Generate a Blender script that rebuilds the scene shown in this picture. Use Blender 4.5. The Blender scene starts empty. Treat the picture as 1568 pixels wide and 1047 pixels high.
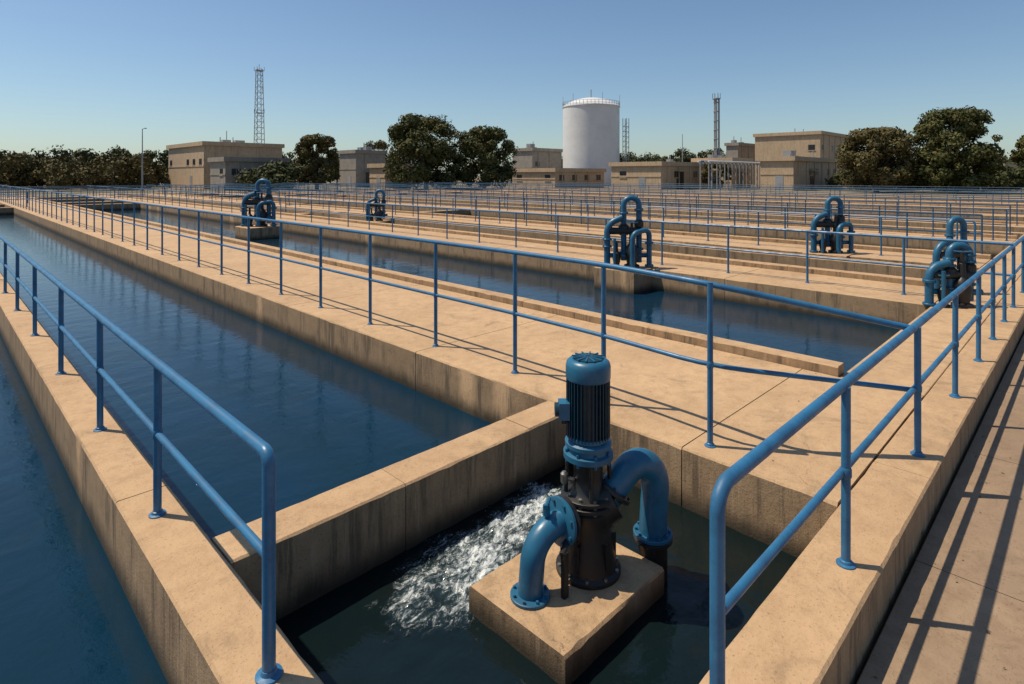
import bpy, math, random, bmesh
from mathutils import Vector, Matrix, noise
random.seed(7)
S2=math.sqrt(2)
scene=bpy.context.scene
scene.view_settings.view_transform='Standard'
scene.view_settings.look='None'
scene.view_settings.exposure=0
H=2.3
# ------------------------------------------------------------------ materials
def new_mat(name):
    m=bpy.data.materials.new(name); m.use_nodes=True
    nt=m.node_tree; b=nt.nodes['Principled BSDF']
    return m,nt,b
def N(nt,t,**kw):
    n=nt.nodes.new(t)
    for k,v in kw.items(): setattr(n,k,v)
    return n
def noise_tex(nt,vec,scale,detail=6,rough=.6,dist=0):
    n=N(nt,'ShaderNodeTexNoise'); n.inputs['Scale'].default_value=scale
    n.inputs['Detail'].default_value=detail; n.inputs['Roughness'].default_value=rough
    n.inputs['Distortion'].default_value=dist
    nt.links.new(vec,n.inputs['Vector']); return n.outputs['Fac']
def maprange(nt,val,a,b,c=0,d=1,smooth=True):
    n=N(nt,'ShaderNodeMapRange')
    if smooth: n.interpolation_type='SMOOTHSTEP'
    nt.links.new(val,n.inputs[0])
    for i,x in zip((1,2,3,4),(a,b,c,d)): n.inputs[i].default_value=x
    return n.outputs[0]
def mixc(nt,fac,a,b,mode='MIX'):
    n=N(nt,'ShaderNodeMix',data_type='RGBA',blend_type=mode)
    if isinstance(fac,(int,float)): n.inputs[0].default_value=fac
    else: nt.links.new(fac,n.inputs[0])
    for i,x in ((6,a),(7,b)):
        if isinstance(x,tuple): n.inputs[i].default_value=(*x,1)
        else: nt.links.new(x,n.inputs[i])
    return n.outputs[2]
def math_n(nt,op,a,b=None,clamp=False):
    n=N(nt,'ShaderNodeMath',operation=op); n.use_clamp=clamp
    for i,x in enumerate((a,b)):
        if x is None: continue
        if isinstance(x,(int,float)): n.inputs[i].default_value=x
        else: nt.links.new(x,n.inputs[i])
    return n.outputs[0]
def mapping(nt,vec,scale,rot=(0,0,0)):
    n=N(nt,'ShaderNodeMapping'); n.inputs['Scale'].default_value=scale; n.inputs['Rotation'].default_value=rot
    nt.links.new(vec,n.inputs[0]); return n.outputs[0]
def bump(nt,b,h,strength,dist):
    n=N(nt,'ShaderNodeBump'); n.inputs['Strength'].default_value=strength
    n.inputs['Distance'].default_value=dist
    nt.links.new(h,n.inputs['Height']); nt.links.new(n.outputs[0],b.inputs['Normal']); return n

def concrete(name,ca,cb,water=True,streak=.75,side=.74,island=True,crack=True):
    m,nt,b=new_mat(name)
    g=N(nt,'ShaderNodeNewGeometry'); pos=g.outputs['Position']
    n1=noise_tex(nt,pos,.7,7,.65,.5); n2=noise_tex(nt,pos,6,8,.75); n3=noise_tex(nt,pos,55,3,.75)
    c=mixc(nt,maprange(nt,n1,.32,.68),ca,cb)
    if island:
        ri=g.outputs['Random Per Island']
        c=mixc(nt,maprange(nt,ri,0,1,0,.16),c,(ca[0]*.72,ca[1]*.70,ca[2]*.68))
    c=mixc(nt,maprange(nt,n2,.40,.70,.0,.55),c,(ca[0]*.58,ca[1]*.54,ca[2]*.50))
    c=mixc(nt,maprange(nt,n3,.56,.70,.0,.55),c,(.10,.07,.045))
    n4=noise_tex(nt,pos,1.6,8,.78,1.2)
    c=mixc(nt,maprange(nt,n4,.52,.70,0,.52),c,(.18,.125,.075))
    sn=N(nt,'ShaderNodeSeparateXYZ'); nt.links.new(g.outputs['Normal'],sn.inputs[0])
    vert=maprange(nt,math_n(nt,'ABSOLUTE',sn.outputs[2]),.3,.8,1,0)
    c=mixc(nt,math_n(nt,'MULTIPLY',vert,1-side),c,(.05,.04,.028))  # vertical faces darkened in the colour itself to deepen their shade
    st=noise_tex(nt,mapping(nt,pos,(4.5,4.5,.35)),1.0,7,.78)
    stf=math_n(nt,'MULTIPLY',maprange(nt,st,.48,.64,0,streak),vert)
    c=mixc(nt,stf,c,(.085,.062,.04))
    st2=noise_tex(nt,mapping(nt,pos,(12,12,.8)),1.0,6,.78)
    c=mixc(nt,math_n(nt,'MULTIPLY',maprange(nt,st2,.54,.68,0,.55),vert),c,(ca[0]*1.0,ca[1]*1.05,ca[2]*1.15))
    if water:
        sp=N(nt,'ShaderNodeSeparateXYZ'); nt.links.new(pos,sp.inputs[0])
        zz=math_n(nt,'ADD',sp.outputs[2],math_n(nt,'MULTIPLY',math_n(nt,'SUBTRACT',st,.5),.35))
        c=mixc(nt,maprange(nt,zz,-.50,-.28,.92,0),c,(.022,.02,.012))
    hh=math_n(nt,'ADD',math_n(nt,'MULTIPLY',n2,.6),math_n(nt,'MULTIPLY',n3,.4))
    if crack:
        vo=N(nt,'ShaderNodeTexVoronoi',feature='DISTANCE_TO_EDGE'); vo.inputs['Scale'].default_value=.33
        wp=N(nt,'ShaderNodeVectorMath',operation='ADD'); nn=N(nt,'ShaderNodeTexNoise'); nn.inputs['Scale'].default_value=2.2; nn.inputs['Detail'].default_value=6
        nt.links.new(pos,nn.inputs['Vector']); nt.links.new(pos,wp.inputs[0]); nt.links.new(nn.outputs['Color'],wp.inputs[1]); nt.links.new(wp.outputs[0],vo.inputs['Vector'])
        ck=math_n(nt,'MULTIPLY',maprange(nt,vo.outputs[0],.0,.0018,1,0),maprange(nt,n1,.50,.62))
        c=mixc(nt,math_n(nt,'MULTIPLY',ck,.55),c,(.06,.045,.03))
    nt.links.new(c,b.inputs['Base Color'])
    b.inputs['Roughness'].default_value=.88
    bump(nt,b,hh,.6,.014)
    return m
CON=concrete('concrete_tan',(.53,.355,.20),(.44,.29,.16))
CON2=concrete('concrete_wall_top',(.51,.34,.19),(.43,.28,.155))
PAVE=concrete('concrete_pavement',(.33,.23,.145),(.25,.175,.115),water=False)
BLD=concrete('painted_render_tan',(.58,.43,.28),(.50,.37,.24),water=False,streak=.3,side=.97,island=False,crack=False)
BLD2=concrete('render_grey',(.34,.31,.27),(.26,.24,.21),water=False,streak=.3,side=.97,island=False,crack=False)

def paint(name,c1,c2,rough=.38,metal=0,dirt=.5,sc=6):
    m,nt,b=new_mat(name)
    g=N(nt,'ShaderNodeNewGeometry'); pos=g.outputs['Position']
    n1=noise_tex(nt,pos,sc,6,.7); n2=noise_tex(nt,pos,sc*9,4,.7)
    c=mixc(nt,maprange(nt,n1,.35,.7),c1,c2)
    c=mixc(nt,maprange(nt,n2,.6,.78,0,dirt),c,(.06,.045,.03))
    nt.links.new(c,b.inputs['Base Color'])
    b.inputs['Metallic'].default_value=metal
    nt.links.new(maprange(nt,n1,.3,.7,rough-.08,rough+.16),b.inputs['Roughness'])
    bump(nt,b,n2,.25,.002)
    return m
BLUE=paint('blue_paint',(.028,.150,.30),(.018,.10,.215),.40,0,.6)
BLUEF=paint('blue_paint_dark',(.018,.09,.18),(.012,.065,.13),.5)  # darker blue for the far rails and handwheels
BLUE2=paint('pump_blue_paint',(.018,.125,.225),(.012,.085,.16),.38,0,.6)
MOTB=paint('motor_dark_blue',(.006,.040,.068),(.004,.028,.048),.38)
BLACK=paint('black_iron',(.010,.011,.013),(.02,.018,.016),.42,0,.5)
STEEL=paint('steel_bolt',(.4,.38,.35),(.28,.26,.24),.35,.9,.5,20)
WHITE=paint('tank_white_paint',(.66,.67,.67),(.58,.59,.59),.5,0,.12,.25)
GREYM=paint('galvanised_steel',(.34,.35,.36),(.26,.27,.28),.5,.2,.3,1)
DARK=paint('dark_opening',(.015,.017,.02),(.02,.02,.025),.3,0,0,1)
def simple(name,c,r=.8):
    m,nt,b=new_mat(name); b.inputs['Base Color'].default_value=(*c,1); b.inputs['Roughness'].default_value=r; return m
BARK=concrete('bark',(.09,.065,.045),(.05,.038,.028),water=False,island=False,crack=False)

def water_nodes(name,c1,c2,c3,foam=False,st=.3):
    m,nt,b=new_mat(name)
    g=N(nt,'ShaderNodeNewGeometry'); pos=g.outputs['Position']
    n0=noise_tex(nt,pos,.5,5,.6,.5)
    c=mixc(nt,maprange(nt,n0,.35,.7),c1,c2)
    n5=noise_tex(nt,pos,1.1,7,.7,1.0)
    c=mixc(nt,maprange(nt,n5,.55,.72,0,.6),c,c3)
    b.inputs['Roughness'].default_value=.025
    b.inputs['IOR'].default_value=1.33
    w1=noise_tex(nt,mapping(nt,pos,(1.0,1.7,1),(0,0,.5)),1.8,3,.5,.3)
    w2=noise_tex(nt,mapping(nt,pos,(1.6,.9,1),(0,0,.785)),9,4,.62,.5)
    h=math_n(nt,'ADD',math_n(nt,'MULTIPLY',w1,.8),math_n(nt,'MULTIPLY',w2,.24))
    bump(nt,b,h,st,.03)
    if foam:
        at=N(nt,'ShaderNodeAttribute',attribute_name='foam'); f=at.outputs['Fac']
        fn=noise_tex(nt,mapping(nt,pos,(.7,1.3,1),(0,0,-.25)),36,8,.82,2.0)
        fn2=noise_tex(nt,mapping(nt,pos,(.7,1.3,1),(0,0,-.25)),8,8,.76,2.2)
        s=math_n(nt,'ADD',math_n(nt,'MULTIPLY',fn,.6),math_n(nt,'MULTIPLY',fn2,.95))
        s=math_n(nt,'ADD',s,math_n(nt,'MULTIPLY',f,.24))
        mk=maprange(nt,s,.87,1.14)
        mk=math_n(nt,'MULTIPLY',mk,maprange(nt,f,.0,.30))
        c=mixc(nt,maprange(nt,f,.1,1,0,.7),c,(.03,.058,.07))
        c=mixc(nt,mk,c,(.62,.67,.68))
        nt.links.new(maprange(nt,mk,0,1,.06,.7),b.inputs['Roughness'])
    nt.links.new(c,b.inputs['Base Color'])
    return m
WATER=water_nodes('water_surface',(.0022,.022,.048),(.003,.020,.034),(.009,.017,.016),st=.34)
FOAM=water_nodes('water_turbulent',(.004,.010,.012),(.006,.011,.010),(.012,.012,.008),True,.5)

def leafmat(name,c1,c2,c3):
    m,nt,b=new_mat(name)
    g=N(nt,'ShaderNodeNewGeometry')
    n1=noise_tex(nt,g.outputs['Position'],.55,4,.6)
    c=mixc(nt,maprange(nt,n1,.35,.65),c1,c2)
    c=mixc(nt,maprange(nt,g.outputs['Random Per Island'],.3,1,0,.8),c,c3)
    nt.links.new(c,b.inputs['Base Color']); b.inputs['Roughness'].default_value=.75
    b.inputs['Specular IOR Level'].default_value=.2
    return m
LEAF=leafmat('tree_foliage',(.055,.072,.020),(.085,.085,.026),(.115,.095,.033))
LEAF2=leafmat('tree_foliage_autumn',(.075,.072,.025),(.10,.082,.03),(.13,.095,.036))
LEAF3=leafmat('hedge_foliage',(.036,.050,.018),(.056,.064,.022),(.08,.072,.028))
GRASS=leafmat('weed_blades',(.05,.06,.02),(.08,.08,.03),(.12,.10,.05))
def ground_mat():
    m,nt,b=new_mat('dry_ground')
    g=N(nt,'ShaderNodeNewGeometry'); pos=g.outputs['Position']
    c=mixc(nt,maprange(nt,noise_tex(nt,pos,.05,8,.65),.4,.6),(.26,.2,.13),(.11,.10,.05))
    c=mixc(nt,maprange(nt,noise_tex(nt,pos,1.3,8,.7),.4,.7,0,.6),c,(.09,.075,.045))
    nt.links.new(c,b.inputs['Base Color']); b.inputs['Roughness'].default_value=.95
    return m
GROUND=ground_mat()
# ------------------------------------------------------------------ mesh builder
class MB:
    def __init__(s): s.v=[]; s.f=[]; s.m=[]; s.mats=[]
    def mi(s,mat):
        if mat not in s.mats: s.mats.append(mat)
        return s.mats.index(mat)
    def add(s,vs,fs,mat):
        o=len(s.v); i=s.mi(mat)
        s.v.extend([tuple(v) for v in vs]); s.f.extend([tuple(o+k for k in f) for f in fs]); s.m.extend([i]*len(fs))
    def tube(s,path,r,mat,seg=12,caps=True,radii=None):
        P=[Vector(p) for p in path]; n=len(P); vs=[];fs=[]
        up=None
        for i in range(n):
            t=(P[min(i+1,n-1)]-P[max(i-1,0)]).normalized()
            if up is None:
                a=Vector((0,0,1)) if abs(t.z)<.9 else Vector((1,0,0))
                up=(a-t*a.dot(t)).normalized()
            else: up=(up-t*up.dot(t)).normalized()
            w=t.cross(up); rr=radii[i] if radii else r
            for k in range(seg):
                a=2*math.pi*k/seg
                vs.append(P[i]+(up*math.cos(a)+w*math.sin(a))*rr)
        for i in range(n-1):
            for k in range(seg):
                k2=(k+1)%seg
                fs.append((i*seg+k,i*seg+k2,(i+1)*seg+k2,(i+1)*seg+k))
        if caps:
            fs.append(tuple(reversed(range(seg)))); fs.append(tuple((n-1)*seg+k for k in range(seg)))
        s.add(vs,fs,mat)
    def cyl(s,a,b,r,mat,seg=16,r2=None): s.tube([a,b],r,mat,seg,True,[r,r if r2 is None else r2])
    def box(s,x0,x1,y0,y1,z0,z1,mat):
        vs=[(x,y,z) for z in (z0,z1) for y in (y0,y1) for x in (x0,x1)]
        s.add(vs,[(0,2,3,1),(4,5,7,6),(0,1,5,4),(2,6,7,3),(0,4,6,2),(1,3,7,5)],mat)
    def obox(s,c,ax,ay,az,mat):
        c=Vector(c);vs=[c+ax*i+ay*j+az*k for k in(-1,1) for j in(-1,1) for i in(-1,1)]
        s.add(vs,[(0,2,3,1),(4,5,7,6),(0,1,5,4),(2,6,7,3),(0,4,6,2),(1,3,7,5)],mat)
    def lathe(s,c,prof,mat,seg=32,axis=None):
        c=Vector(c); ax=Vector(axis).normalized() if axis else Vector((0,0,1))
        a=Vector((1,0,0)) if abs(ax.x)<.9 else Vector((0,1,0))
        u=(a-ax*a.dot(ax)).normalized(); w=ax.cross(u); vs=[];fs=[]
        for (r,z) in prof:
            for k in range(seg):
                t=2*math.pi*k/seg
                vs.append(c+ax*z+(u*math.cos(t)+w*math.sin(t))*r)
        for i in range(len(prof)-1):
            for k in range(seg):
                k2=(k+1)%seg
                fs.append((i*seg+k,i*seg+k2,(i+1)*seg+k2,(i+1)*seg+k))
        fs.append(tuple(reversed(range(seg)))); fs.append(tuple((len(prof)-1)*seg+k for k in range(seg)))
        s.add(vs,fs,mat)
    def flange(s,c,axis,r,t,mat,bolts=8,boltmat=None):
        c=Vector(c);ax=Vector(axis).normalized()
        s.lathe(c-ax*t/2,[(r*.96,0),(r,t*.15),(r,t*.85),(r*.96,t)],mat,28,ax)
        a=Vector((1,0,0)) if abs(ax.x)<.9 else Vector((0,1,0))
        u=(a-ax*a.dot(ax)).normalized(); w=ax.cross(u)
        for k in range(bolts):
            q=2*math.pi*(k+.5)/bolts; p=c+(u*math.cos(q)+w*math.sin(q))*r*.84
            s.cyl(p-ax*(t*.5+.012),p+ax*(t*.5+.016),r*.075,boltmat or mat,6)
    def prism(s,axis,a0,a1,b0,b1,z0,z1,mat,seg=3.0,gap=.008,ch=.014,step=None,jit=0,phase=0):
        a=a0; first=True
        while a<a1-.01:
            e=min(a1,a+(seg-phase if first else seg)); first=False
            if a1-e<.3: e=a1
            L=e-a-gap; n=max(1,int(round(L/step))) if step else 1
            vs=[];fs=[]
            dz=random.uniform(-.002,.002) if jit else 0
            for i in range(n+1):
                t=a+gap/2+L*i/n
                j=[random.uniform(-jit,jit) for _ in range(8)]
                if jit and random.random()<.05: j[0]-=.009; j[1]+=.008
                if jit and random.random()<.05: j[3]-=.009; j[2]-=.008
                prof=[(b0,z0),(b0,z1-ch+j[0]),(b0+ch+j[1],z1+dz),(b1-ch+j[2],z1+dz),(b1,z1-ch+j[3]),(b1,z0)]
                for (bb,z) in prof:
                    vs.append((bb,t,z) if axis=='y' else (t,bb,z))
            for i in range(n):
                for k in range(5):
                    fs.append((i*6+k,i*6+k+1,(i+1)*6+k+1,(i+1)*6+k))
            fs.append((0,1,2,3,4,5)); fs.append(tuple(n*6+k for k in (5,4,3,2,1,0)))
            s.add(vs,fs,mat); a=e
    def build(s,name,parent=None,smooth=True,angle=35,recalc=True):
        me=bpy.data.meshes.new(name); me.from_pydata(s.v,[],s.f)
        for m in s.mats: me.materials.append(m)
        me.polygons.foreach_set('material_index',s.m)
        if smooth:
            me.polygons.foreach_set('use_smooth',[True]*len(me.polygons))
        me.update()
        if recalc:
            bm=bmesh.new(); bm.from_mesh(me); bmesh.ops.recalc_face_normals(bm,faces=bm.faces); bm.to_mesh(me); bm.free()
        if smooth: me.set_sharp_from_angle(angle=math.radians(angle))
        o=bpy.data.objects.new(name,me); scene.collection.objects.link(o)
        if parent: o.parent=parent
        return o
def empty(name):
    e=bpy.data.objects.new(name,None); scene.collection.objects.link(e); return e
def fillet(pts,r,n=6):
    P=[Vector(p) for p in pts]; out=[P[0]]
    rs=r if isinstance(r,(list,tuple)) else [r]*(len(P)-2)
    for i in range(1,len(P)-1):
        a=(P[i-1]-P[i]); b=(P[i+1]-P[i]); la,lb=a.length,b.length; a.normalize(); b.normalize()
        q=min(rs[i-1],la*.499,lb*.499)
        p0=P[i]+a*q; p2=P[i]+b*q
        for k in range(n+1):
            t=k/n; w=.72
            d=(1-t)**2+2*w*t*(1-t)+t*t
            out.append((p0*(1-t)**2+P[i]*(2*w*t*(1-t))+p2*t*t)/d)
    out.append(P[-1]); return out
# ------------------------------------------------------------------ ground, water
XM,YM=82,84
g=MB()
B=3000
xs=[-B,-12,XM,B]; ys=[-B,-15,YM,B]
vs=[(x,y,-.28) for y in ys for x in xs]
fs=[(j*4+i,j*4+i+1,(j+1)*4+i+1,(j+1)*4+i) for j in range(3) for i in range(3) if not(i==1 and j==1)]
g.add(vs,fs,GROUND); g.build('ground',smooth=False)
w=MB()
bx0,bx1,by0,by1=1.27,4.53,1.27,3.75
wv=[(x,y,-.5) for y in (.5,by0,by1,YM) for x in (-12,bx0,bx1,XM)]
wf=[(j*4+i,j*4+i+1,(j+1)*4+i+1,(j+1)*4+i) for j in range(3) for i in range(3) if not(i==1 and j==1)]
w.add(wv,wf,WATER); w.build('water',smooth=False)
f=MB(); f.add([(-12,-15,-1.6),(XM,-15,-1.6),(XM,YM,-1.6),(-12,YM,-1.6)],[(0,1,2,3)],CON2); f.build('basin_floor',smooth=False)
# ------------------------------------------------------------------ concrete works
ZB=-1.6
m=MB(); m.prism('y',1.296,YM,.95,1.285,ZB,0,CON2,5.6,step=.12,jit=.003,phase=2.0,gap=.006); m.build('basin_wall')
m=MB(); m.prism('x',-12,XM,.90,1.29,ZB,0,CON2,6.2,step=.12,jit=.003,phase=1.2,gap=.006); m.build('basin_wall')
m=MB(); m.prism('x',1.289,4.512,3.66,4.0,ZB,-.004,CON2,1.35,step=.1,jit=.003,phase=.1,gap=.006); m.build('basin_wall')
m=MB(); m.prism('y',1.296,YM,4.52,7.376,ZB,0,CON,3.8,step=.12,jit=.003,phase=2.6,gap=.010)
m.build('concrete_walkway')
m=MB(); m.prism('y',2.11,YM,7.38,7.60,ZB,.11,CON2,2.5,step=.15,jit=.003); m.build('walkway_kerb')
m=MB(); m.prism('x',7.38,XM,1.296,2.10,ZB,-.004,CON,2.6,ch=.006,phase=.4); m.build('concrete_walkway')
ways=[(12.6,14.9),(18.6,20.8),(26,28.0),(34.5,36.5),(43,45),(52,54),(62,64),(73,75)]
for i,(a,b) in enumerate(ways):
    m=MB()
    m.prism('y',2.106,YM,a,b-.253,ZB,0,CON,3.8,step=.3 if i<2 else None,jit=.004,phase=i*.6)
    m.prism('y',2.106,YM,b-.25,b,ZB,.12,CON2,3.2,step=.5 if i<2 else None,jit=.004)
    m.build('concrete_walkway')
for a,z,w_ in ((16.5,.12,.6),(30.8,.0,.35)):
    m=MB(); m.prism('y',2.106,YM,a,a+w_,ZB,z,CON2,3.3,step=.5,jit=.004); m.build('basin_wall')
def xwall(y,x0,x1):
    m=MB(); m.prism('x',x0,x1,y,y+.5,ZB,-.003,CON2,3); m.build('basin_wall')
xwall(55,1.29,4.51); xwall(56,7.61,12.59); xwall(40,14.91,16.49); xwall(30,20.81,25.99); xwall(48,-11.59,.94)
m=MB(); m.prism('y',1.296,YM,-12.0,-11.6,ZB,0,CON2,3); m.build('basin_wall')
m=MB()
for k in range(6):
    m.prism('x',-12,XM,.875-(k+1)*2.6+.006,.875-k*2.6,-.9,-.28,PAVE,2.2,gap=.008,ch=.006,phase=.9 if k%2==0 else .1)
m.build('pavement')
gm=MB()
for k in range(150):
    cx=random.uniform(2.5,26) if k>40 else random.uniform(2.4,7); cy=.888
    nb=random.randint(3,9); hh=random.uniform(.015,.06)
    for q in range(nb):
        x=cx+random.gauss(0,.03); a=random.random()*6.28; l=hh*random.uniform(.6,1.4); dx,dy=math.cos(a)*l*.7,math.sin(a)*l*.7-.01
        gm.add([(x-.002,cy,-.30),(x+.002,cy,-.30),(x+dx*.5+.0015,cy+dy*.4,-.28+l*.6),(x+dx,cy+dy,-.28+l*.9),(x+dx*.5-.0015,cy+dy*.4,-.28+l*.6)],[(0,1,2,4),(4,2,3)],GRASS)
gm.build('grass',None,False,recalc=False)
LITTER=leafmat('dry_leaves',(.14,.09,.04),(.10,.07,.03),(.18,.12,.06))
lm=MB()
for k in range(260):
    r=random.random()
    if r<.45: x,y,z=random.uniform(2.2,20),.86-abs(random.gauss(0,.25)),-.276
    elif r<.8: x,y,z=7.34-abs(random.gauss(0,.18)),random.uniform(2,24),.004
    else: x,y,z=random.uniform(4.7,7.2),random.uniform(1.4,16),.004
    a=random.random()*6.28; s=random.uniform(.006,.017); c_,s_=math.cos(a)*s,math.sin(a)*s
    t=random.uniform(0,.008)
    lm.add([(x-c_,y-s_,z),(x+s_*.45,y-c_*.45,z+.002),(x+c_,y+s_,z+t),(x-s_*.45,y+c_*.45,z+t)],[(0,1,2,3)],LITTER)
lm.build('fallen_leaves',None,False,recalc=False)
# ------------------------------------------------------------------ railings
def railing(path_pts,posts,h,hm,r=.028,seg=12,elbow=.07,start=True,mid_r=.022,jit=0,mat=BLUE):
    m=MB()
    top=[(x,y,h) for x,y in path_pts]
    if start: top=[(path_pts[0][0],path_pts[0][1],0)]+top
    m.tube(fillet(top,elbow,6) if len(top)>2 else top,r,mat,seg)
    m.tube([(x,y,hm) for x,y in path_pts],mid_r,mat,seg)
    for i,(x,y) in enumerate(posts):
        dx,dy=random.uniform(-jit,jit),random.uniform(-jit,jit)
        m.cyl((x+dx,y+dy,0),(x,y,h),r*.86,mat,seg)
        if seg>=10:
            m.lathe((x+dx,y+dy,0),[(r*1.75,0),(r*1.75,.007),(r*1.2,.012),(r*1.1,.026),(r*.9,.03)],mat,18)
            m.lathe((x,y,hm-.03),[(r*.9,0),(r*1.03,.008),(r*1.03,.052),(r*.9,.06)],mat,14)
        else:
            m.box(x-.05,x+.05,y-.05,y+.05,0,.012,mat)
    if start:
        x,y=path_pts[0]; m.lathe((x,y,0),[(r*2,0),(r*2,.01),(r*1.25,.016),(r*1.1,.035),(r*.9,.036)],mat,18)
    return m.build('railing')
ys=[2.70,4.52,6.38,8.5,10.8]+[13.0+2.1*i for i in range(34)]
railing([(1.12,2.70),(1.12,YM)],[(1.12,y) for y in ys[1:]],1.02,.545,.030,16,.05,jit=.004)
xs_=[3.85,5.78,7.57,9.24,10.6,12.0,13.4]+[15.2+1.8*i for i in range(36)]
railing([(2.24,1.08),(XM-2,1.06)],[(x,1.06) for x in xs_],1.05,.545,.030,16,.10,jit=.004)
ys=[2.34,3.52,4.81,6.31,7.95]+[9.55+1.6*i for i in range(46)]
m=MB()
def mx(y): return 4.72 if y<3 else (4.86 if y>4.5 else 4.82)
top=[(5.77,1.07,1.03),(4.72,2.34,1.375)]+[(mx(y),y,1.40) for y in ys[1:]]
mid=[(5.77,1.07,.53),(4.72,2.34,.68)]+[(mx(y),y,.69) for y in ys[1:]]
m.tube(fillet(top[:6],.3,3)+top[6:],.027,BLUE,14); m.tube(fillet(mid[:6],.3,3)+mid[6:],.021,BLUE,14)
for y in ys:
    x=mx(y); m.cyl((x,y,0),(x,y,1.39),.0245,BLUE,14)
    m.lathe((x,y,0),[(.048,0),(.048,.007),(.034,.012),(.031,.026),(.026,.03)],BLUE,16)
    m.lathe((x,y,.66),[(.026,0),(.029,.008),(.029,.052),(.026,.06)],BLUE,12)
m.build('railing')
for i,(a,b) in enumerate(ways):
    x=a+.75; sp=1.75 if i<3 else 2.6
    n=int((YM-3)/sp); pts=[(x,2.67+sp*k) for k in range(n)]
    sg=10 if i<1 else 6
    mt=BLUE if i<2 else BLUEF
    railing([(x,1.06 if i==0 else 2.3),(x,YM-1)],pts,1.1,.56,.027,sg,start=(i>0),mat=mt)
    if i in (1,2,3,5):
        x2=b-.15; mt=BLUEF
        m=MB(); 
        m.tube([(x2,2.3,1.2),(x2,YM-1,1.2)],.026,mt,6); m.tube([(x2,2.3,.68),(x2,YM-1,.68)],.022,mt,6)
        for k in range(n): m.cyl((x2,2.3+sp*k,.12),(x2,2.3+sp*k,1.2),.024,mt,6)
        m.build('railing')
for y,x0,x1 in ((55.2,1.3,12.4),(48.2,-12,.9),(62,-12,60),(70,-12,70),(78,-12,80),(34,15.1,18.4)):
    n=int((x1-x0)/2); railing([(x0,y),(x1,y)],[(x0+2*k,y) for k in range(1,n)],1.1,.56,.027,6,start=True,mat=BLUEF)
for y in (34,62,70,78):
    m=MB(); m.prism('x',-11.5 if y>50 else 14.92,80 if y>50 else 18.58,y-.3,y+.5,-.6,-.009,CON2,3)
    m.build('concrete_footbridge')
# ------------------------------------------------------------------ main pump
blk=MB()
blk.prism('x',2.47,3.50,2.06,2.86,-1.5,-.33,CON,2,gap=0,ch=.014,step=.07,jit=.004)
blk.build('pump_plinth')
pump=empty('vertical_water_pump')
PX,PY=3.14,2.42
A=Vector((PX,PY,0)); R=Vector((1,-1,0)).normalized(); F=Vector((1,1,0)).normalized()
c=MB()
c.lathe(A,[(.205,-.33),(.215,-.325),(.215,-.30),(.19,-.285),(.175,-.2),(.155,-.1),(.15,-.02),(.17,.05),(.175,.10),(.14,.13)],BLACK,36)
c.flange(A+Vector((0,0,.135)),(0,0,1),.185,.03,BLACK,10,STEEL)
c.flange(A+Vector((0,0,.175)),(0,0,1),.18,.028,BLACK,10,STEEL)
c.lathe(A,[(.13,.19),(.105,.22),(.095,.30),(.10,.40),(.13,.42)],BLACK,28)
for k in range(4):
    q=math.pi/4+k*math.pi/2
    d=Vector((math.cos(q),math.sin(q),0))
    c.cyl(A+d*.15+Vector((0,0,.18)),A+d*.135+Vector((0,0,.43)),.014,BLACK,8)
for k in range(10):
    q=k*math.pi*2/10; d=Vector((math.cos(q),math.sin(q),0))
    c.cyl(A+d*.197+Vector((0,0,-.30)),A+d*.197+Vector((0,0,-.278)),.013,STEEL,6)
c.tube([A+Vector((0,0,.06)),A+R*.08+Vector((0,0,.10)),A+R*.17+Vector((0,0,.15))],.15,BLACK,24,True,[.15,.15,.13])
c.lathe(A+R*.02+Vector((0,0,.07)),[(.05,-.13),(.13,-.11),(.17,-.05),(.18,0),(.17,.05),(.13,.11),(.05,.13)],BLACK,28,F)
for k in range(6):
    q=k*math.pi/3+.3; d=Vector((math.cos(q),math.sin(q),0)); t=Vector((-d.y,d.x,0))
    c.obox(A+d*.165+Vector((0,0,-.19)),d*.022,t*.006,Vector((0,0,.10)),BLACK)
c.cyl(A-R*.10-F*.03+Vector((0,0,.28)),A-R*.16-F*.05+Vector((0,0,.30)),.014,STEEL,8)
c.lathe(A-R*.165-F*.05+Vector((0,0,.27)),[(.02,0),(.024,.01),(.024,.06),(.012,.075)],STEEL,12)
c.build('pump_casing',pump)
l=MB()
pp=fillet([(PX-.05,2.44,.04),(2.70,2.50,.075),(2.675,2.515,-.32)],.24,12)
l.tube(pp,.078,BLUE2,28)
l.flange((2.675,2.515,-.318),(0,0,1),.125,.024,BLUE2,8,BLUE2)
l.flange((2.905,2.468,.062),(1,-.12,-.06),.15,.026,BLUE2,8,BLUE2)
l.flange((2.94,2.463,.06),(1,-.12,-.06),.148,.026,BLACK,8,BLACK)
l.box(2.80,2.84,2.34,2.37,-.33,-.05,BLACK)
l.cyl((2.80,2.36,-.06),(2.96,2.42,.0),.02,BLACK,8)
l.cyl((2.80,2.49,.14),(2.80,2.49,.20),.024,BLUE2,10); l.cyl((2.77,2.47,.205),(2.86,2.52,.205),.014,BLUE2,8)
l.build('suction_elbow_pipe',pump)
d=MB()
def P3(r,f,z): return A+R*r+F*f+Vector((0,0,z))
path=[P3(.13,.02,.13),P3(.20,.04,.22),P3(.28,.07,.30),P3(.35,.10,.325),P3(.42,.13,.30),P3(.475,.16,.225),P3(.49,.17,.12),P3(.485,.18,0),P3(.475,.18,-.20)]
def cat(P,n=5):
    out=[]
    for i in range(len(P)-1):
        p0=P[max(i-1,0)];p1=P[i];p2=P[i+1];p3=P[min(i+2,len(P)-1)]
        for k in range(n):
            t=k/n; out.append(.5*((2*p1)+(p2-p0)*t+(2*p0-5*p1+4*p2-p3)*t*t+(3*p1-p0-3*p2+p3)*t**3))
    out.append(P[-1]); return out
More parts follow.
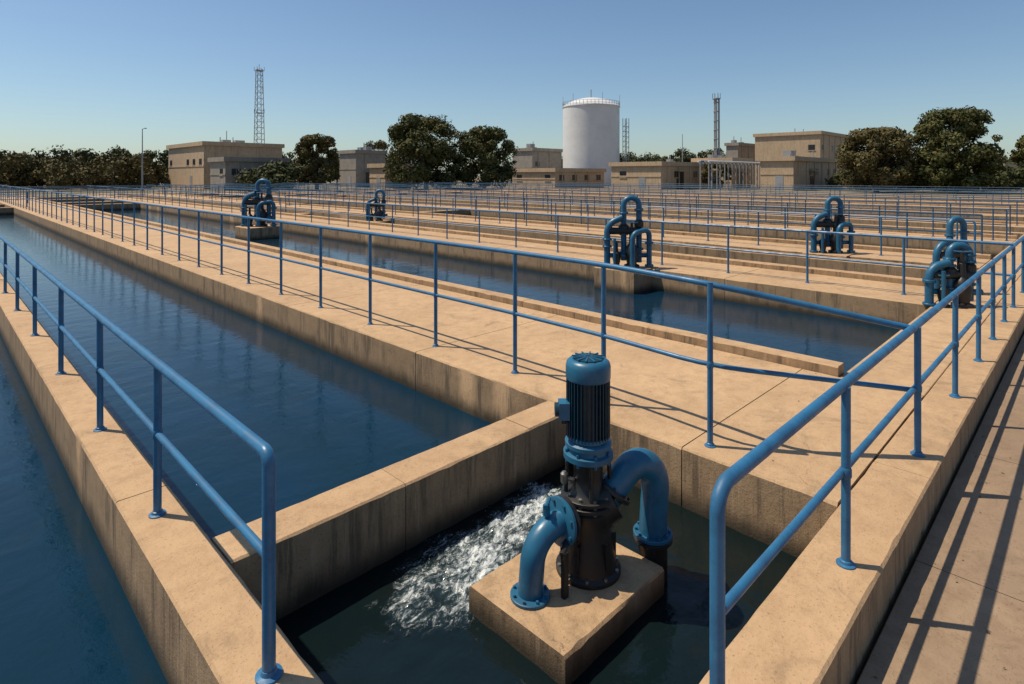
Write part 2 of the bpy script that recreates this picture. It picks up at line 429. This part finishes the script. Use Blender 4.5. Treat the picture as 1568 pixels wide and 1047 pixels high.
cp=cat(path,7); d.tube(cp,.095,BLUE2,32)
d.flange(path[0]+ (path[1]-path[0])*.55,path[1]-path[0],.135,.03,BLACK,8,BLACK)
b0=path[-1]
d.flange(b0,(0,0,1),.135,.026,BLUE2,10,BLUE2)
d.flange(b0-Vector((0,0,.03)),(0,0,1),.135,.026,BLACK,10,BLACK)
d.cyl(b0-Vector((0,0,.04)),b0-Vector((0,0,.6)),.10,BLACK,24)
d.build('discharge_elbow_pipe',pump)
mo=MB()
mo.lathe(A,[(.10,.41),(.15,.42),(.165,.425),(.165,.46),(.14,.468),(.14,.50),(.155,.505),(.155,.53),(.128,.545),(.125,.56)],BLUE2,36)
for k in range(8):
    q=k*math.pi/4+.2; dd=Vector((math.cos(q),math.sin(q),0)); mo.cyl(A+dd*.148+Vector((0,0,.40)),A+dd*.148+Vector((0,0,.485)),.011,BLUE2,6)
mo.lathe(A,[(.124,.555),(.124,.955)],MOTB,40)
for k in range(36):
    q=2*math.pi*k/36; dd=Vector((math.cos(q),math.sin(q),0)); tt=Vector((-dd.y,dd.x,0))
    mo.obox(A+dd*.133+Vector((0,0,.755)),dd*.0135,tt*.0028,Vector((0,0,.192)),MOTB)
mo.lathe(A,[(.13,.94),(.147,.945),(.150,.955),(.150,1.03),(.143,1.055),(.125,1.072),(.115,1.075)],BLUE2,40)
mo.lathe(A,[(.10,1.074),(.10,1.082),(.03,1.088)],MOTB,32)
for k in range(12):
    q=2*math.pi*k/12; dd=Vector((math.cos(q),math.sin(q),0)); tt=Vector((-dd.y,dd.x,0))
    mo.obox(A+dd*.065+Vector((0,0,1.086)),dd*.045,tt*.004,Vector((0,0,.004)),BLUE2)
mo.lathe(A,[(.13,.552),(.142,.556),(.142,.575),(.128,.58)],BLUE2,40)
tb=A-R*.165-F*.03+Vector((0,0,.745))
mo.obox(tb,R*.035,F*.05,Vector((0,0,.055)),BLUE2); mo.cyl(tb-R*.03,tb-R*.06,.045,MOTB,20)
mo.cyl(tb-Vector((0,0,.05)),tb-Vector((0,0,.09)),.018,BLACK,10)
mo.build('electric_motor',pump)
# ------------------------------------------------------------------ discharge turbulence (near basin water)
nx,ny=260,200
def foamval(x,y):
    ax,ay,bx,by=3.75,3.40,2.52,3.14
    t=max(0,min(1,((x-ax)*(bx-ax)+(y-ay)*(by-ay))/((bx-ax)**2+(by-ay)**2)))
    px,py=ax+(bx-ax)*t,ay+(by-ay)*t
    wdt=.32+.20*t
    dd=math.hypot(x-px,y-py)+ .28*(noise.noise(Vector((x*3.0,y*3.5,0))))+.15*noise.noise(Vector((x*9,y*9,3)))
    v=max(0,1-dd/wdt)*(1-.40*t)
    return max(0,min(1,v*1.3))
vs=[];fv=[];fs=[]
for j in range(ny+1):
    for i in range(nx+1):
        x=bx0+(bx1-bx0)*i/nx; y=by0+(by1-by0)*j/ny; f=foamval(x,y)
        rr=math.hypot(x-3.2,y-3.3)
        z=-.5+.007*noise.noise(Vector((x*4,y*5,2)))+.004*math.sin(rr*26+1.5*noise.noise(Vector((x*2,y*2,0))))*max(0,1-rr/1.8)+f*(.026*noise.noise(Vector((x*7,y*9,1)))+.030*noise.noise(Vector((x*20,y*26,5)))+.016*noise.noise(Vector((x*45,y*50,5)))+.012)
        vs.append((x,y,z)); fv.append(f)
for j in range(ny):
    for i in range(nx):
        a=j*(nx+1)+i; fs.append((a,a+1,a+nx+2,a+nx+1))
me=bpy.data.meshes.new('churning_water'); me.from_pydata(vs,[],fs); me.materials.append(FOAM)
at=me.attributes.new('foam','FLOAT','POINT'); at.data.foreach_set('value',fv)
me.polygons.foreach_set('use_smooth',[True]*len(me.polygons))
o=bpy.data.objects.new('churning_water',me); scene.collection.objects.link(o)
DROP=simple('water_spray',(.5,.56,.6),.2)
dm=MB()
for k in range(220):
    t=random.random(); x=3.72-1.15*t+random.gauss(0,.05); y=3.40-.24*t+random.gauss(0,.08+.06*t)
    if y>3.62: continue
    z=-.485+abs(random.gauss(0,.025))*(1.2-t); r=random.uniform(.0012,.0032)
    q=Vector((random.gauss(0,1),random.gauss(0,1),random.gauss(0,1))).normalized()*r*random.uniform(1,2.2)
    c0=Vector((x,y,z)); u=q.orthogonal().normalized()*r; v=q.cross(u).normalized()*r
    dm.add([c0+q,c0-q,c0+u,c0-u,c0+v,c0-v],[(0,2,4),(0,4,3),(0,3,5),(0,5,2),(1,4,2),(1,3,4),(1,5,3),(1,2,5)],DROP)
dm.build('water_spray')
# ------------------------------------------------------------------ valve / pipe assemblies
def assembly(x,y,s=1.0,rot=0,plinth=True,h=1.6,single=False,zb=0):
    e=empty('valve_pipe_assembly'); e.location=(x,y,zb); e.rotation_euler=(0,0,rot); e.scale=(s,s,s)
    p=MB(); r=.072; v=MB()
    def L(a,b,z): return Vector((a*.707+b*.707,-a*.707+b*.707,z))
    p.tube(fillet([L(-.5,0,0),L(-.5,0,h*.62),L(-.12,0,h*.72)],.22,7),r*1.1,BLUE2,16)
    for z in (.03,.5,h*.4): p.flange(L(-.5,0,z),(0,0,1),r*1.65,.035,BLUE2,8,BLUE2)
    p.tube(fillet([L(-.08,.05,.15),L(-.08,.05,h),L(.30,.05,h),L(.30,.05,.1)],.18,7),r,BLUE2,16)
    for z in (.35,.8,h*.78): 
        p.flange(L(-.08,.05,z),(0,0,1),r*1.6,.035,BLUE2,8,BLUE2); p.flange(L(.30,.05,z+.08),(0,0,1),r*1.6,.035,BLUE2,8,BLUE2)
    if not single:
        p.tube(fillet([L(.08,-.25,0),L(.08,-.25,h*.5),L(.52,-.1,h*.55),L(.52,-.1,0)],.16,6),r*.9,BLUE2,14)
        for z in (.04,.6): p.flange(L(.52,-.1,z),(0,0,1),r*1.5,.035,BLUE2,8,BLUE2)
    p.tube([L(-.5,0,.28),L(.5,0,.28)],r*.8,BLUE2,12)
    p.tube([L(-.35,-.2,0),L(-.35,-.2,.7),L(-.35,-.2,.72)],r*.5,BLUE2,10)
    p.build('pipework',e)
    v.lathe(L(.1,-.05,0),[(.19,0),(.19,.05),(.12,.08),(.15,.25),(.17,.38),(.12,.52),(.07,.58),(.06,.85),(.035,.87),(.03,1.12)],BLACK,18)
    v.tube([L(-.45,0,h*.52),L(.34,0,h*.52)],r*1.25,BLACK,14)
    v.lathe(L(-.08,.05,h*.56),[(.08,-.1),(.13,-.05),(.13,.05),(.08,.1)],BLACK,14)
    v.lathe(L(-.28,-.08,0),[(.11,0),(.11,.04),(.07,.06),(.10,.2),(.10,.34),(.04,.40),(.03,.62)],BLACK,14)
    v.lathe(L(.30,.05,h*.62),[(.07,-.12),(.115,-.06),(.115,.06),(.07,.12)],BLACK,14)
    v.build('gate_valve',e)
    hw=MB()
    for cc,R0 in ((L(.1,-.05,1.1),.15),(L(-.28,-.08,.62),.10)):
        ring=[cc+Vector((R0*math.cos(t*math.pi/8),R0*math.sin(t*math.pi/8),0)) for t in range(17)]
        hw.tube(ring,.014,BLUEF,6,False)
        for t in range(4): hw.cyl(cc,ring[t*4],.01,BLUEF,5)
    hw.build('handwheel',e)
    if plinth:
        q=MB(); q.prism('y',-.55,.6,-.55,.55,-1.5-zb,-.01,CON2,5,gap=0,ch=.02,step=.1,jit=.006); q.build('plinth',e)
assembly(12.35,8.3,1.0,0,True,1.7,zb=.03)
assembly(18.9,5.6,1.02,0,True,1.55,zb=.03)
assembly(12.85,1.80,.88,math.radians(-4),False,1.2,True)
assembly(14.2,2.0,.80,math.radians(8),False,1.8,True)
assembly(10.6,26.6,1.35,0,True,1.5,zb=.03)
assembly(16.0,25.5,1.0,0,True,1.5,True,zb=.03)
# ------------------------------------------------------------------ background helpers
def pt(u,dep):
    r=(u-784)/900*dep
    return ((dep+r)/S2,(dep-r)/S2)
def building(name,x,y,lx,ly,h,mat=BLD,win=None,door=True,extras=0):
    e=empty(name); G=-.28
    wl=MB(); wl.box(x,x+lx,y,y+ly,G,h,mat)
    for k in range(int(lx/4)): wl.box(x+2+4*k,x+2.25+4*k,y-.12,y-.002,G,h-.05,mat)
    wl.box(x-.08,x-.002,y,y+ly,h*.5,h*.5+.25,mat)
    wl.build('walls',e,False)
    rf=MB(); o=.35
    rf.box(x-o,x+lx+o,y-o,y+ly+o,h+.002,h+.28,mat)
    rf.box(x-o,x+lx+o,y-o,y-o+.2,h+.282,h+.75,mat); rf.box(x-o,x-o+.2,y-o+.202,y+ly+o,h+.282,h+.75,mat)
    rf.box(x+lx+o-.2,x+lx+o,y-o+.202,y+ly+o,h+.282,h+.75,mat); rf.box(x-o+.202,x+lx+o-.202,y+ly+o-.2,y+ly+o,h+.282,h+.75,mat)
    for k in range(extras):
        ex=x+random.uniform(.1,.75)*lx; ey=y+random.uniform(.1,.6)*ly; sz=random.uniform(.6,1.5)
        rf.box(ex,ex+sz*1.3,ey,ey+sz,h+.284,h+.3+sz*random.uniform(.7,1.3),GREYM)
        rf.cyl((ex-.5,ey,h+.28),(ex-.5,ey,h+random.uniform(1.2,2.6)),.09,GREYM,8)
        rf.tube([(ex-1,ey+1.3,h+.6),(ex+3,ey+1.3,h+.6)],.12,GREYM,8)
    rf.build('roof',e,False)
    wi=MB(); rows=win or [(h*.62,1.1)]
    for (zc,wh) in rows:
        n=max(1,int(lx/3.2))
        for k in range(n):
            cx=x+lx*(k+.5)/n
            if random.random()<.6:
                wi.box(cx-.75,cx+.75,y-.03,y-.004,zc-wh/2,zc+wh/2,DARK)
                wi.box(cx-.85,cx+.85,y-.12,y-.032,zc-wh/2-.14,zc-wh/2-.002,mat)
                wi.box(cx-.03,cx+.03,y-.05,y-.032,zc-wh/2,zc+wh/2,GREYM)
        n=max(1,int(ly/3.5))
        for k in range(n):
            cy=y+ly*(k+.5)/n
            if random.random()<.35:
                wi.box(x-.03,x-.004,cy-.7,cy+.7,zc-wh/2,zc+wh/2,DARK)
                wi.box(x-.12,x-.032,cy-.8,cy+.8,zc-wh/2-.14,zc-wh/2-.002,mat)
    wi.build('windows',e,False)
    if door:
        dr=MB(); dr.box(x+lx*.3,x+lx*.3+2.6,y-.05,y-.006,G,2.9,DARK); dr.box(x-.05,x-.006,y+ly*.3,y+ly*.3+1.3,G,2.2,GREYM)
        dr.box(x+lx*.3-.3,x+lx*.3+2.9,y-.9,y-.051,3.0,3.15,mat)
        dr.build('doors',e,False)
    return e
def ztop(v,dep): return H+(268-v)/900*dep
def bpx(name,uc,dep,ul,ur,v,**k):
    x,y=pt(uc,dep); c0=(uc-784)/900; a=(ul-784)/900; b=(ur-784)/900
    ly=min(26,max(3,(c0-a)*dep/(1+a)*S2)); lx=min(34,max(3,(b-c0)*dep/max(.1,1-b)*S2))
    return building(name,x,y,lx,ly,ztop(v,dep)-.75,**k)
bpx('warehouse_building',312,106,258,432,216,extras=3)
bpx('pump_house',345,97,322,440,240,mat=BLD2,door=False)
bpx('office_building',545,125,520,590,229,mat=BLD2,extras=2)
bpx('storage_shed',590,105,566,630,250,mat=BLD)
bpx('storage_shed',815,140,785,860,226,mat=BLD2,extras=2)
bpx('pump_house',850,112,785,925,257,mat=BLD,door=False)
bpx('pump_house',1012,102,936,1085,247,mat=BLD,extras=2)
bpx('control_building',1120,112,1062,1150,241,mat=BLD,extras=4)
bpx('utility_building',1215,98,1164,1290,239,mat=BLD,extras=3)
bpx('treatment_plant_building',1256,130,1156,1312,200,mat=BLD,extras=2,win=[(8.5,1.2),(4.5,1.4)])
bpx('office_building',1130,148,1112,1160,218,mat=BLD2,extras=2)
bpx('storage_shed',1535,120,1508,1560,250,mat=BLD)
m=MB(); bx,by=pt(1090,96)
for k in range(14):
    m.cyl((bx+3*k,by,-.28),(bx+3*k,by,4.2),.12,GREYM,8); m.cyl((bx+3*k,by+2,-.28),(bx+3*k,by+2,4.2),.12,GREYM,8)
    m.box(bx+3*k-.1,bx+3*k+.1,by-.2,by+2.2,4.2,4.4,GREYM)
for k,q in enumerate((.1,.7,1.3,1.9)): m.cyl((bx-1,by+q,4.55),(bx+41,by+q,4.55),.16,[WHITE,GREYM,BLUE2,WHITE][k],10)
m.build('pipe_rack')
# storage tank
tk=empty('storage_tank'); dep=140; tx,ty=pt(905,dep); tr=43/900*dep; th=ztop(165,dep)
m=MB(); m.lathe((tx,ty,-.28),[(tr,0)]+[(tr,th*.125*k) for k in range(1,8)]+[(tr,th+.28)],WHITE,72)
for k in range(1,8): m.lathe((tx,ty,-.28+th*.125*k),[(tr+.002,-.02),(tr+.012,-.015),(tr+.012,.015),(tr+.002,.02)],WHITE,72)
m.build('shell',tk)
m=MB(); ap=ztop(150,dep)-th
m.lathe((tx,ty,th),[(tr+.15,0),(tr+.15,.2),(tr*.9,ap*.35),(tr*.6,ap*.75),(tr*.3,ap*.95),(.4,ap)],WHITE,72); m.cyl((tx,ty,th+ap-.1),(tx,ty,th+ap+2),.12,GREYM,8)
m.build('dome_roof',tk)
m=MB()
for z in (.6,1.2): m.tube([(tx+(tr+.05)*math.cos(a*math.pi/24),ty+(tr+.05)*math.sin(a*math.pi/24),th+z) for a in range(49)],.04,GREYM,5,False)
for a in range(48): 
    ca,sa=math.cos(a*math.pi/24)*(tr+.05),math.sin(a*math.pi/24)*(tr+.05); m.cyl((tx+ca,ty+sa,th),(tx+ca,ty+sa,th+1.2+(1.6 if a%8==0 else 0)),.05,GREYM,5)
sx,sy=tx+(tr+.9)/S2,ty-(tr+.9)/S2
for ox,oy in ((0,0),(1,0),(0,-1),(1,-1)): m.cyl((sx+ox,sy+oy,-.28),(sx+ox,sy+oy,th-2.5),.08,GREYM,6)
for k in range(int((th-3)/1.2)):
    z=k*1.2+.6
    m.box(sx-.05,sx+1.05,sy-1.05,sy+.05,z,z+.06,GREYM); m.cyl((sx,sy,z),(sx+1,sy-1,z+1.2),.04,GREYM,5)
m.build('handrail_and_ladder',tk)
def lattice(name,u,dep,v,wd,bays,mat=GREYM):
    x,y=pt(u,dep); h=ztop(v,dep); m=MB()
    def c(k,i):
        wk=wd*(1-.45*k/bays)/2; q=((-1,-1),(1,-1),(1,1),(-1,1))[i%4]
        return (x+q[0]*wk,y+q[1]*wk,-.28+(h+.28)*k/bays)
    for k in range(bays):
        for i in range(4):
            m.cyl(c(k,i),c(k+1,i),.08,mat,6); m.cyl(c(k,i),c(k+1,i+1),.04,mat,4); m.cyl(c(k+1,i),c(k+1,i+1),.04,mat,4)
    for zf in (.62,.985):
        z=h*zf; m.box(x-wd*.4,x+wd*.4,y-wd*.4,y+wd*.4,z,z+.12,mat)
        for q in ((-.4,-.4),(.4,-.4),(.4,.4),(-.4,.4)): m.cyl((x+wd*q[0],y+wd*q[1],z),(x+wd*q[0],y+wd*q[1],z+1),.05,mat,4)
    m.cyl((x,y,h),(x,y,h+1.2),.06,mat,6); m.cyl((x+wd*.4,y,h*.8),(x+wd*.4,y,h*.8+2.2),.12,WHITE,8)
    m.build(name)
lattice('lattice_communication_tower',397,140,106,2.1,20)
m=MB(); x,y=pt(1097,135); h=ztop(150,135)
for ox,oy in ((-.42,-.2),(.42,-.40),(0,.4)): m.cyl((x+ox,y+oy,-.28),(x+ox,y+oy,h),.2,GREYM,10)
for k in range(9): m.lathe((x,y,h*(k+1)/9.5),[(.66,0),(.68,.02),(.68,.1),(.66,.12)],GREYM,14)
m.lathe((x,y,h-.3),[(.8,0),(.95,.05),(.95,.25),(.8,.3)],GREYM,14)
for k in range(8): m.cyl((x+math.cos(k*.785)*.9,y+math.sin(k*.785)*.9,h),(x+math.cos(k*.785)*.9,y+math.sin(k*.785)*.9,h+1.1),.05,GREYM,4)
m.build('flue_stack')
def pole(u,dep,v,name='street_lamp',arm=True):
    m=MB(); x,y=pt(u,dep); h=ztop(v,dep)
    m.tube([(x,y,-.28),(x,y,h*.5),(x,y,h)],.1,GREYM,8,True,[.13,.1,.06])
    m.cyl((x,y,-.28),(x,y,.1),.22,GREYM,8)
    if arm: m.tube([(x,y,h-.1),(x+.2,y-.2,h+.05),(x+.3,y-.3,h+.05)],.05,GREYM,6); m.box(x+.2,x+.5,y-.5,y-.2,h,h+.14,GREYM)
    m.build(name)
pole(218,95,197); pole(347,110,200,'antenna_mast',False); pole(630,130,215); pole(1045,120,205,'antenna_mast',False)
# ------------------------------------------------------------------ trees
def leafcloud(m,c,rad,n,size,mat,flat=.85):
    for _ in range(n):
        d=Vector((random.gauss(0,1),random.gauss(0,1),random.gauss(0,1))).normalized()
        q=rad*(random.random()**.45)
        p=c+Vector((d.x*q,d.y*q,d.z*q*flat))
        a=Vector((random.gauss(0,1),random.gauss(0,1),random.gauss(0,1))).normalized()
        nrm=(a*.6+d*.9).normalized(); u=nrm.orthogonal().normalized(); th=random.random()*6.28
        w=nrm.cross(u); uu=u*math.cos(th)+w*math.sin(th); ww=nrm.cross(uu)
        s=size*random.uniform(.5,1.3)
        m.add([p-uu*s,p+ww*s*.55-uu*.2*s,p+uu*s,p-ww*s*.55],[(0,1,2,3)],mat)
def tree(u,dep,wpx,v,mat=LEAF,lobes=60,leaves=330,sz=.25,k_=1.1):
    x,y=pt(u,dep); h=ztop(v,dep)+.28; w=wpx/900*dep/2*k_
    e=empty('broadleaf_tree'); e.location=(x,y,-.28)
    t=MB(); t.tube([(0,0,0),(.1,.05,h*.15),(-.05,.1,h*.35),(.05,0,h*.6)],.3,BARK,10,True,[.38,.3,.24,.12])
    f=MB()
    for k in range(lobes):
        zt=random.uniform(.10,.93) if k>6 else random.uniform(.85,.94)
        env=w*max(.05,1-abs((zt-.45)/.57)**2.4)**.5
        an=random.random()*6.283; q=random.uniform(.6,.9) if random.random()<.78 else random.uniform(0,.5)
        rad=w*random.uniform(.20,.33)
        q=min(q,max(0,(env-rad*.5)/env)) if env>rad*.5 else 0
        c=Vector((math.cos(an)*env*q,math.sin(an)*env*q,min(h*zt,h-rad*.75)))
        if c.z-rad*.8<h*.03: c.z=h*.03+rad*.8
        leafcloud(f,c,rad,leaves,sz*(.8+.4*random.random()),mat)
        if k%3==0:
            s=Vector((0,0,h*random.uniform(.15,.45))); md=(s+c)/2+Vector((0,0,-.3))
            t.tube([s,md,c],.1,BARK,6,True,[.14,.09,.03])
    for k in range(34):
        zt=random.uniform(.2,.97); env=w*max(.03,1-abs((zt-.45)/.57)**2.4)**.5; an=random.random()*6.283
        c=Vector((math.cos(an)*env*.95,math.sin(an)*env*.95,h*zt)); leafcloud(f,c,w*.12,60,sz*.8,mat)
    t.build('trunk_and_limbs',e); f.build('crown',e,False,recalc=False)
tree(652,95,110,176,LEAF,76); tree(741,98,88,194,lobes=56); tree(485,100,68,206,LEAF2,42,280,k_=1.0)
tree(1342,88,112,196,LEAF2,62,k_=.92); tree(1462,84,118,165,LEAF,78,k_=.95); tree(1600,80,90,203,LEAF,40,k_=.9)
tree(1098,108,40,246,LEAF2,18,200); tree(580,150,50,215,LEAF2,18,200)
def treeline(u0,u1,dep,v0,v1,n,mat):
    m=MB()
    for k in range(n):
        u=u0+(u1-u0)*(k+random.random()*.8)/n; dd=dep*random.uniform(.92,1.1); x,y=pt(u,dd)
        h=ztop(random.uniform(v0,v1),dd); w=random.uniform(2.2,4.8)
        m.cyl((x,y,-.28),(x,y,h*.6),.25,BARK,6,.1)
        for j in range(12):
            z=random.uniform(.1,.85)*h; c=Vector((x+random.gauss(0,w*.5),y+random.gauss(0,w*.5),z))
            leafcloud(m,c,w*random.uniform(.3,.55),100,.36,mat)
    m.build('distant_tree_line',None,False,recalc=False)
treeline(-60,258,128,218,242,30,LEAF3); treeline(-60,240,112,230,252,20,LEAF2)
treeline(400,640,170,220,240,24,LEAF3); treeline(780,870,180,228,245,10,LEAF3); treeline(940,1110,170,222,240,16,LEAF3)
treeline(1300,1640,150,230,247,26,LEAF3); treeline(390,450,94,248,255,5,LEAF3)
treeline(1320,1640,100,252,264,18,LEAF3)
# ------------------------------------------------------------------ sun, sky
sv=Vector((.30,-.45,-1)).normalized()
sun=bpy.data.lights.new('sun','SUN'); sun.energy=5.0; sun.angle=math.radians(.5); sun.color=(1,.87,.69)
so=bpy.data.objects.new('sun',sun); so.rotation_euler=sv.to_track_quat('-Z','Y').to_euler(); scene.collection.objects.link(so)
W=bpy.data.worlds.new('World'); scene.world=W; W.use_nodes=True; nt=W.node_tree
bg=nt.nodes['Background']; sk=nt.nodes.new('ShaderNodeTexSky'); sk.sky_type='NISHITA'; sk.sun_disc=False
sk.sun_elevation=math.asin(-sv.z); sk.sun_rotation=math.atan2(-sv.x,-sv.y)
sk.air_density=1.0; sk.dust_density=.7; sk.ozone_density=1.3; sk.altitude=0
mx_=nt.nodes.new('ShaderNodeMix'); mx_.data_type='RGBA'; mx_.blend_type='MULTIPLY'; mx_.inputs[0].default_value=1
mx_.inputs[7].default_value=(.92,1.03,1.10,1)
nt.links.new(sk.outputs[0],mx_.inputs[6]); nt.links.new(mx_.outputs[2],bg.inputs[0]); bg.inputs[1].default_value=.098
# ------------------------------------------------------------------ camera
cam=bpy.data.cameras.new('camera'); co=bpy.data.objects.new('camera',cam); scene.collection.objects.link(co)
co.location=(0,0,H); co.rotation_euler=(math.radians(90),0,math.radians(-45))
cam.sensor_width=36; cam.lens=36*900/1568; cam.shift_y=-255.5/1568; cam.clip_end=8000; cam.clip_start=.05
scene.camera=co
